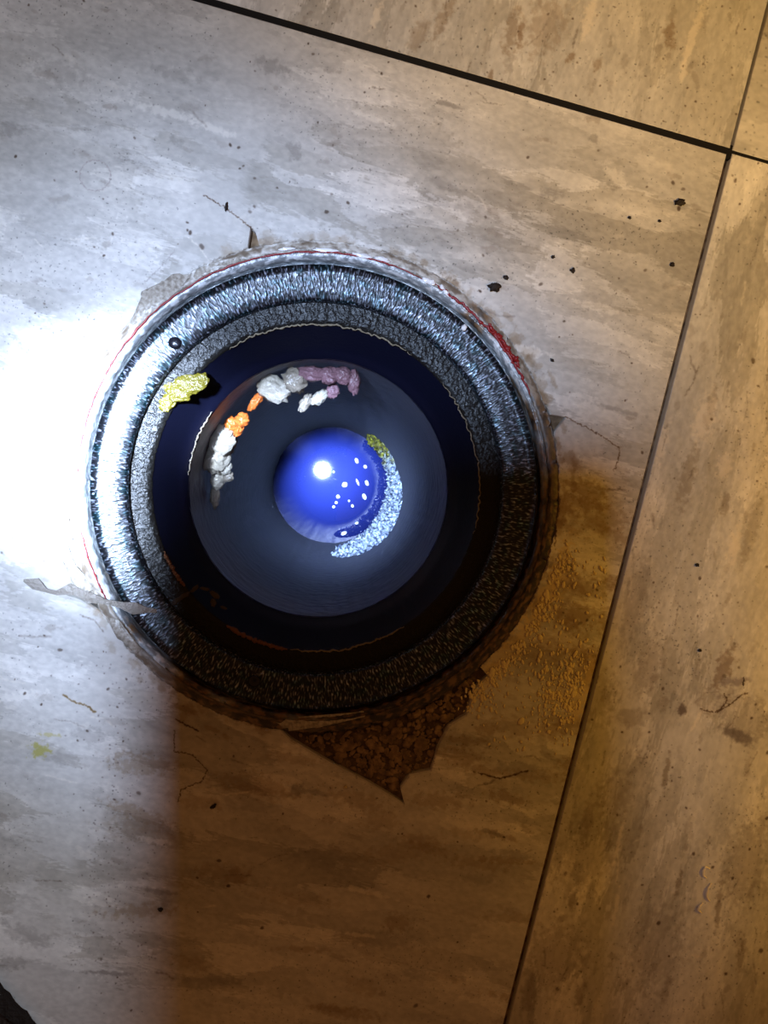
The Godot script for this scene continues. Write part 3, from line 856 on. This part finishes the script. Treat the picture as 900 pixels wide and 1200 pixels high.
	# white chips that stand in for glints on the rim
	for e in [[383, 294, 16, 3, 4], [424, 300, 13, 3, 10], [448, 304, 9, 3, 14], [500, 329, 6, 3.5, 26], [506, 331, 5, 3.5, 20], [518, 337, 4, 2.5, 60], [523, 343, 7, 2.5, 45], [544, 384, 3, 4, 20], [336, 292, 10, 2, -6]]:
		st = begin()
		lump(st, pt(e[0], e[1], 0.0007), Vector3(e[2], 2.2, e[3]) * S, Basis(Vector3.UP, -deg_to_rad(e[4])), 0.3, 2.0, 16, 8)
		tag(commit("glint_chip", st, M.white, d), "small shiny white chip standing in for a glint")


func make_water() -> void:
	var st := begin()
	for i in 96:
		tri(st, Vector3(AX, -0.325, AZ), ring(168, 360.0 * i / 96, -0.325), ring(168, 360.0 * (i + 1) / 96, -0.325), Vector3.UP)
	var m := plain(Color(0.014, 0.022, 0.10), 0.27, 1.0)  # blue metal tint imitates the glare around the lamp reflection
	m.clearcoat_enabled = true
	m.clearcoat = 1.0
	m.clearcoat_roughness = 0.02
	tag(commit("standing_water", st, m), "dark standing water deep down in the drain pipe with a painted blue glow", "water", "", "stuff")
	for e in [[418, 540, 2.4, 3.6], [428, 547, 2.2, 2.4], [404, 568, 3.6, 3.6], [396, 582, 2.6, 2.6], [394, 589, 2.0, 2.0], [391, 594, 2.0, 2.0], [427, 582, 2.4, 4.0], [413, 593, 1.8, 2.2], [409, 587, 1.4, 1.6], [430, 566, 2.2, 3.6], [418, 613, 2.4, 1.6], [403, 625, 3.8, 2.4], [419, 565, 1.4, 4.5], [391, 553, 1.6, 1.8]]:  # glints on the water, built as white beads
		st = begin()
		lump(st, pt(e[0], e[1], -0.3245), Vector3(e[2], minf(e[2], e[3]), e[3]) * S * 2.4, Basis(Vector3.UP, 0.4), 0.15, 1.5, 12, 8)
		tag(commit("glint_bead", st, M.white), "tiny white bead standing in for a glint on the water in the pipe", "glint bead", "glint beads on the drain water")


# ------------------------------------------------------------------ what lights and shades the place (above the frame; warm lamps and pipe light are added)
func disc(at: Vector3, r: float, axis: Vector3, h: float, top := 1.0) -> CylinderMesh:
	var c := CylinderMesh.new()
	c.top_radius = r * top
	c.bottom_radius = r
	c.height = h
	c.radial_segments = 40
	return c

func rod(called: String, parent: Node3D, at: Vector3, axis: Vector3, r: float, h: float, m: Material, top := 1.0) -> MeshInstance3D:
	var o := put(called, disc(at, r, axis, h, top), m, parent)
	o.transform = Transform3D(Basis(Quaternion(Vector3.UP, axis.normalized())), at)
	return o

func make_lamps_and_phone() -> void:
	# phone held over the floor: it shades the lower right
	var ph := thing("phone", Vector3(-0.0464, EYE + 0.006, 0.0520))
	tag(ph, "black phone held flat above the floor drain", "phone")
	var body := PackedVector2Array()
	for e in [[1, 1, 0.0], [-1, 1, 90.0], [-1, -1, 180.0], [1, -1, 270.0]]:
		for k in 9:
			var a := deg_to_rad(e[2] + 90.0 * k / 8.0)
			body.append(Vector2(e[0] * 0.030 + 0.009 * cos(a), e[1] * 0.067 + 0.009 * sin(a)))
	var st := begin()
	slab(st, body, 0.0, 0.008, 0.0008)
	var idx := Geometry2D.triangulate_polygon(body)
	for i in range(0, idx.size(), 3):
		tri(st, Vector3(body[idx[i]].x, 0, body[idx[i]].y), Vector3(body[idx[i + 1]].x, 0, body[idx[i + 1]].y), Vector3(body[idx[i + 2]].x, 0, body[idx[i + 2]].y), Vector3.DOWN)
	commit("body", st, M.black, ph)
	rod("lens_ring", ph, Vector3(0.0344, -0.001, -0.0520), Vector3.UP, 0.006, 0.002, M.glass)
	rod("added_pipe_lamp", ph, PIPE_LIGHT - ph.position + Vector3(0, 0.0022, 0), Vector3.UP, 0.004, 0.0015, M.lamp_blue)  # glowing face of the added pipe light
	# headlamp
	var hl := thing("headlamp", HEAD)
	tag(hl, "small dark headlamp shining down on the drain", "lamp")
	var ax := (HEAD - pt(60, 500)).normalized()
	rod("housing", hl, ax * 0.022, ax, 0.017, 0.028, M.housing, 0.7)
	rod("lamp_lens", hl, ax * 0.006, ax, 0.011, 0.003, M.lamp_cool)
	for k in 2:
		var wl := thing("added_warm_lamp", WARM[k * 2])  # added fixtures around the warm lights
		tag(wl, ["added warm lamp with a dark cone shade, the higher one above the tiles", "added warm lamp with a dark cone shade, the lower one above the tiles"][k], "lamp")
		var wx: Vector3 = (WARM[k * 2] - WARM[k * 2 + 1]).normalized()
		rod("shade", wl, wx * 0.062, wx, 0.036, 0.05, M.housing, 0.4)
		rod("lamp_bulb", wl, wx * 0.032, wx, 0.022, 0.012, M.lamp_warm)


# ------------------------------------------------------------------ small things on the floor
func make_litter() -> void:
	# the mat corner
	var mat := thing("floor_mat")
	tag(mat, "dark brown mat with a rough edge lying on the tile away from the drain", "mat")
	var st := begin()
	slab(st, shape([Vector2(0, 1150), Vector2(5, 1158), Vector2(12, 1163), Vector2(18, 1173), Vector2(26, 1181), Vector2(32, 1184), Vector2(38, 1194), Vector2(46, 1203), Vector2(80, 1250), Vector2(60, 1420), Vector2(-260, 1420), Vector2(-260, 1120), Vector2(-60, 1080)]), 0.0002, 0.003, 0.0004)
	commit("mat_border", st, M.mat_edge, mat)
	st = begin()
	slab(st, shape([Vector2(-12, 1166), Vector2(0, 1172), Vector2(10, 1183), Vector2(20, 1190), Vector2(27, 1200), Vector2(55, 1250), Vector2(40, 1400), Vector2(-240, 1400), Vector2(-240, 1140), Vector2(-60, 1100)]), 0.003, 0.0042, 0.0004)
	commit("mat_pad", st, M.mat, mat)
	# grit
	for e in [[797, 237, 6.5, 4, 0, "largest dark grit speck, below the joint crossing"], [580, 336, 6.5, 5.5, 10, "dark grit clump beside the drain rim"], [593, 325, 3, 2.6, 0, "small black speck above the grit clump"], [671, 317, 3.4, 3, 0, "brown grit speck with two tails on the open tile"],
			[788, 310, 3, 2.6, 0, "rust coloured grit speck close to the long joint"], [648, 301, 2.6, 2, 0, "tiny rust speck between two grit clumps"], [738, 255, 2.2, 2, 0, "tiny dark speck left of the largest grit"], [773, 259, 2.2, 1.8, 0, "tiny dark speck nearest the largest grit"], [647, 422, 2.6, 2, 30, "blue black speck outside the rim"], [188, 1066, 3.2, 2.6, 0, "black speck at the dark end of the dull light"], [250, 945, 4.4, 2.4, -40, "black sliver lying in the brown shade"],
			[817, 662, 2.6, 2.4, 0, "black pin speck on the right hand tile"], [820, 762, 2.6, 2, 0, "black speck above the dried puddle"], [265, 242, 1.8, 5.5, 8, "thin dark sliver on the hairline crack"], [190, 387, 2.4, 2.0, 0, "grey speck near the bright rim"], [405, 922, 2.4, 2, 0, "pale crumb under the broken tile corner"]]:
		st = begin()
		lump(st, pt(e[0], e[1], e[3] * S * 0.4), Vector3(e[2], minf(e[2], e[3]) * 0.5, e[3]) * S * 0.85, Basis(Vector3.UP, -deg_to_rad(e[4])), 0.75, 2.2, 18, 10)
		tag(commit("grit_speck", st, M.crumb if "pale" in e[5] else M.grit_dark), e[5], "grit", "grit specks on the tiles")
	# curled shavings on the right hand tile
	for e in [[[Vector2(832, 1018), Vector2(827, 1016), Vector2(824, 1021), Vector2(824, 1026), Vector2(828, 1029)], "hooked pale shaving, topmost of three on the tile"], [[Vector2(834, 1035), Vector2(830, 1041), Vector2(828, 1048), Vector2(829, 1053), Vector2(832, 1056)], "long curved pale shaving between two shorter ones"], [[Vector2(824, 1058), Vector2(820, 1062), Vector2(818, 1066), Vector2(822, 1070)], "short bent pale shaving, lowest of three on the tile"]]:
		var cv := Curve3D.new()
		for i in e[0].size():
			var w := pt(e[0][i].x, e[0][i].y, 0.0004 + 0.0002 * sin(i * 1.3))
			var nx: Vector2 = (e[0][mini(i + 1, e[0].size() - 1)] - e[0][maxi(i - 1, 0)]) / 6.0
			cv.add_point(w, Vector3(-nx.x, 0, -nx.y) * S, Vector3(nx.x, 0, nx.y) * S)
		var line := []
		var radii := []
		for k in 19:
			line.append(cv.sample_baked(cv.get_baked_length() * k / 18.0))
			radii.append(1.5 * S * (0.4 + 0.6 * sin(PI * (k + 1) / 20.0)))
		st = begin()
		tube(st, line, radii, 7)
		tag(commit("shaving", st, M.shaving), e[1], "shaving", "curled shavings on the tile")
	# torn film and tape round the rim
	for e in [["film_shred", "film", [Vector2(152, 380), Vector2(166, 352), Vector2(166, 342), Vector2(182, 336), Vector2(196, 328), Vector2(206, 322), Vector2(226, 322), Vector2(212, 338), Vector2(186, 360), Vector2(164, 382)], "ragged grey film shred stuck to the upper rim, widest piece"],
			["film_shred", "film", [Vector2(228, 320), Vector2(246, 311), Vector2(262, 304), Vector2(280, 301), Vector2(282, 306), Vector2(254, 316), Vector2(230, 328)], "narrow grey film shred beside the cracked notch"],
			["film_shred", "film", [Vector2(62, 612), Vector2(70, 618), Vector2(78, 634), Vector2(84, 656), Vector2(97, 672), Vector2(112, 690), Vector2(104, 694), Vector2(88, 690), Vector2(76, 660)], "grey film shred beside the brightest part of the rim"],
			["film_shred", "film", [Vector2(128, 722), Vector2(138, 726), Vector2(150, 742), Vector2(166, 760), Vector2(160, 766), Vector2(144, 752), Vector2(132, 738)], "small grey film shred below the torn tape at the lower rim"],
			["film_shred", "film", [Vector2(322, 846), Vector2(346, 840), Vector2(400, 838), Vector2(430, 832), Vector2(426, 840), Vector2(380, 850), Vector2(340, 856)], "long dull film shred over the broken tile corner"]]:
		st = begin()
		slab(st, shape(ragged(e[2])), 0.0001, 0.0006, 0.00006, 0.0003)
		tag(commit(e[0], st, M[e[1]]), e[3], "film shred", "film shreds round the drain")
	# the strip that hangs from the tile over the rim into the drain
	var path := [[28, 680, 0.0006, 2.0], [42, 684, 0.0007, 7.0], [54, 692, 0.0006, 5.0], [66, 695, 0.0006, 3.0], [82, 690, 0.0008, 8.0], [94, 695, 0.0009, 9.0], [106, 701, 0.0010, 6.0], [124, 705, 0.0011, 4.5], [142, 709, 0.0010, 5.5], [158, 713, 0.0004, 7.0], [172, 715, -0.0002, 6.0], [184, 716, -0.0010, 3.0]]
	var inner := begin()
	inner.set_smooth_group(0)
	for e in [[194, 713, 9, 3.4, -12], [206, 705, 9, 3.0, -35], [216, 698, 8, 2.6, -30], [228, 690, 6, 2.4, -40], [240, 690, 6, 1.8, 10], [252, 697, 7, 3.0, 40], [250, 706, 3, 4.5, 0], [262, 712, 4, 1.8, 20]]:
		lump(inner, pt(e[0], e[1], -0.0054), Vector3(e[2], 1.6, e[3]) * S, Basis(Vector3.UP, -deg_to_rad(e[4])), 0.5, 2.4, 18, 8)
	tag(commit("grime_clump", inner, M.grime_dark), "dark fuzzy grime clump on the inner ledge in line with the torn tape", "grime")
	st = begin()
	st.set_smooth_group(0)
	var left := []
	var right := []
	for i in path.size():
		var p: Array = path[i]
		var a := pt(path[maxi(i - 1, 0)][0], path[maxi(i - 1, 0)][1])
		var b := pt(path[mini(i + 1, path.size() - 1)][0], path[mini(i + 1, path.size() - 1)][1])
		var side := (b - a).normalized().cross(Vector3.UP)
		var c := pt(p[0], p[1], p[2])
		var w: float = p[3] * S * (0.75 + 0.3 * sin(i * 2.3))
		left.append(c + side * w + Vector3.UP * 0.0004 * sin(i * 1.7))
		right.append(c - side * w + Vector3.UP * 0.0003 * sin(i * 2.9 + 1.0))
	for i in path.size() - 1:
		for h in [0.0002, -0.0002]:
			var up: Vector3 = Vector3.UP * h
			st.set_smooth_group(0 if h > 0 else 1)
			quad(st, left[i] + up, left[i + 1] + up, right[i + 1] + up, right[i] + up, up)
		st.set_smooth_group(2)
		quad(st, left[i] + Vector3.UP * 0.0002, left[i + 1] + Vector3.UP * 0.0002, left[i + 1] - Vector3.UP * 0.0002, left[i] - Vector3.UP * 0.0002, left[i] - right[i])
		quad(st, right[i] + Vector3.UP * 0.0002, right[i + 1] + Vector3.UP * 0.0002, right[i + 1] - Vector3.UP * 0.0002, right[i] - Vector3.UP * 0.0002, right[i] - left[i])
	tag(commit("tape_strip", st, M.tape), "grey brown torn tape strip running from the tile over the rim into the drain", "tape")
	# crumbs of old glue: nobody could count them
	st = begin()
	var spine := [Vector2(662, 640), Vector2(640, 700), Vector2(612, 742), Vector2(572, 790), Vector2(548, 822)]
	var made := 0
	while made < 900:
		var p: Vector2
		var u := rng.randf()
		if u < 0.42:
			var k := rng.randi_range(0, 3)
			p = spine[k].lerp(spine[k + 1], rng.randf()) + Vector2(rng.randfn(4, 9), rng.randfn(4, 9))
		elif u < 0.72:
			p = Vector2(665 + rng.randfn(0, 20), 812 + rng.randfn(0, 24))
		else:
			p = Vector2(rng.randf_range(570, 715), rng.randf_range(650, 880))
		var w := pt(p.x, p.y)
		var loc := tile_uv(w, -1, 0, false)
		if loc.x > 0.992 or Vector2(w.x - AX, w.z - AZ).length() < 296.0 * S: continue
		var g := 0.6 + absf(rng.randfn(0.0, 1.0)) * 0.8
		lump(st, w + Vector3.UP * 0.0001, Vector3(g, 0.55 * minf(g, 2.0), g * rng.randf_range(0.9, 2.4)) * S, Basis(Vector3.UP, rng.randf_range(-0.6, 0.6)), 0.4, 1.5, 7, 4)
		made += 1
	tag(commit("glue_crumbs", st, M.crumb), "golden crumbs of old glue scattered on the tile beside the drain", "crumbs", "", "stuff")
	# rubble in the broken corner of the tile below the drain
	st = begin()
	var pocket := shape([Vector2(330, 855), Vector2(380, 884), Vector2(466, 932), Vector2(478, 905), Vector2(505, 895), Vector2(524, 846), Vector2(545, 830), Vector2(560, 795), Vector2(480, 835), Vector2(400, 858)])
	made = 0
	while made < 420:
		var w := pt(rng.randf_range(320, 570), rng.randf_range(780, 940))
		if not Geometry2D.is_point_in_polygon(Vector2(w.x, w.z), pocket) or Vector2(w.x - AX, w.z - AZ).length() < 290.0 * S: continue
		var g := 0.9 + absf(rng.randfn(0.0, 1.0)) * 1.9
		lump(st, w + Vector3.UP * -0.0017, Vector3(g, 0.3 * g, g * rng.randf_range(0.8, 1.8)) * S, Basis(Vector3.UP, rng.randf_range(0, 3)), 0.4, 1.5, 8, 5)
		made += 1
	tag(commit("mortar_rubble", st, M.mastic), "brown crumbled mortar in the broken tile corner under the drain", "rubble", "", "stuff")
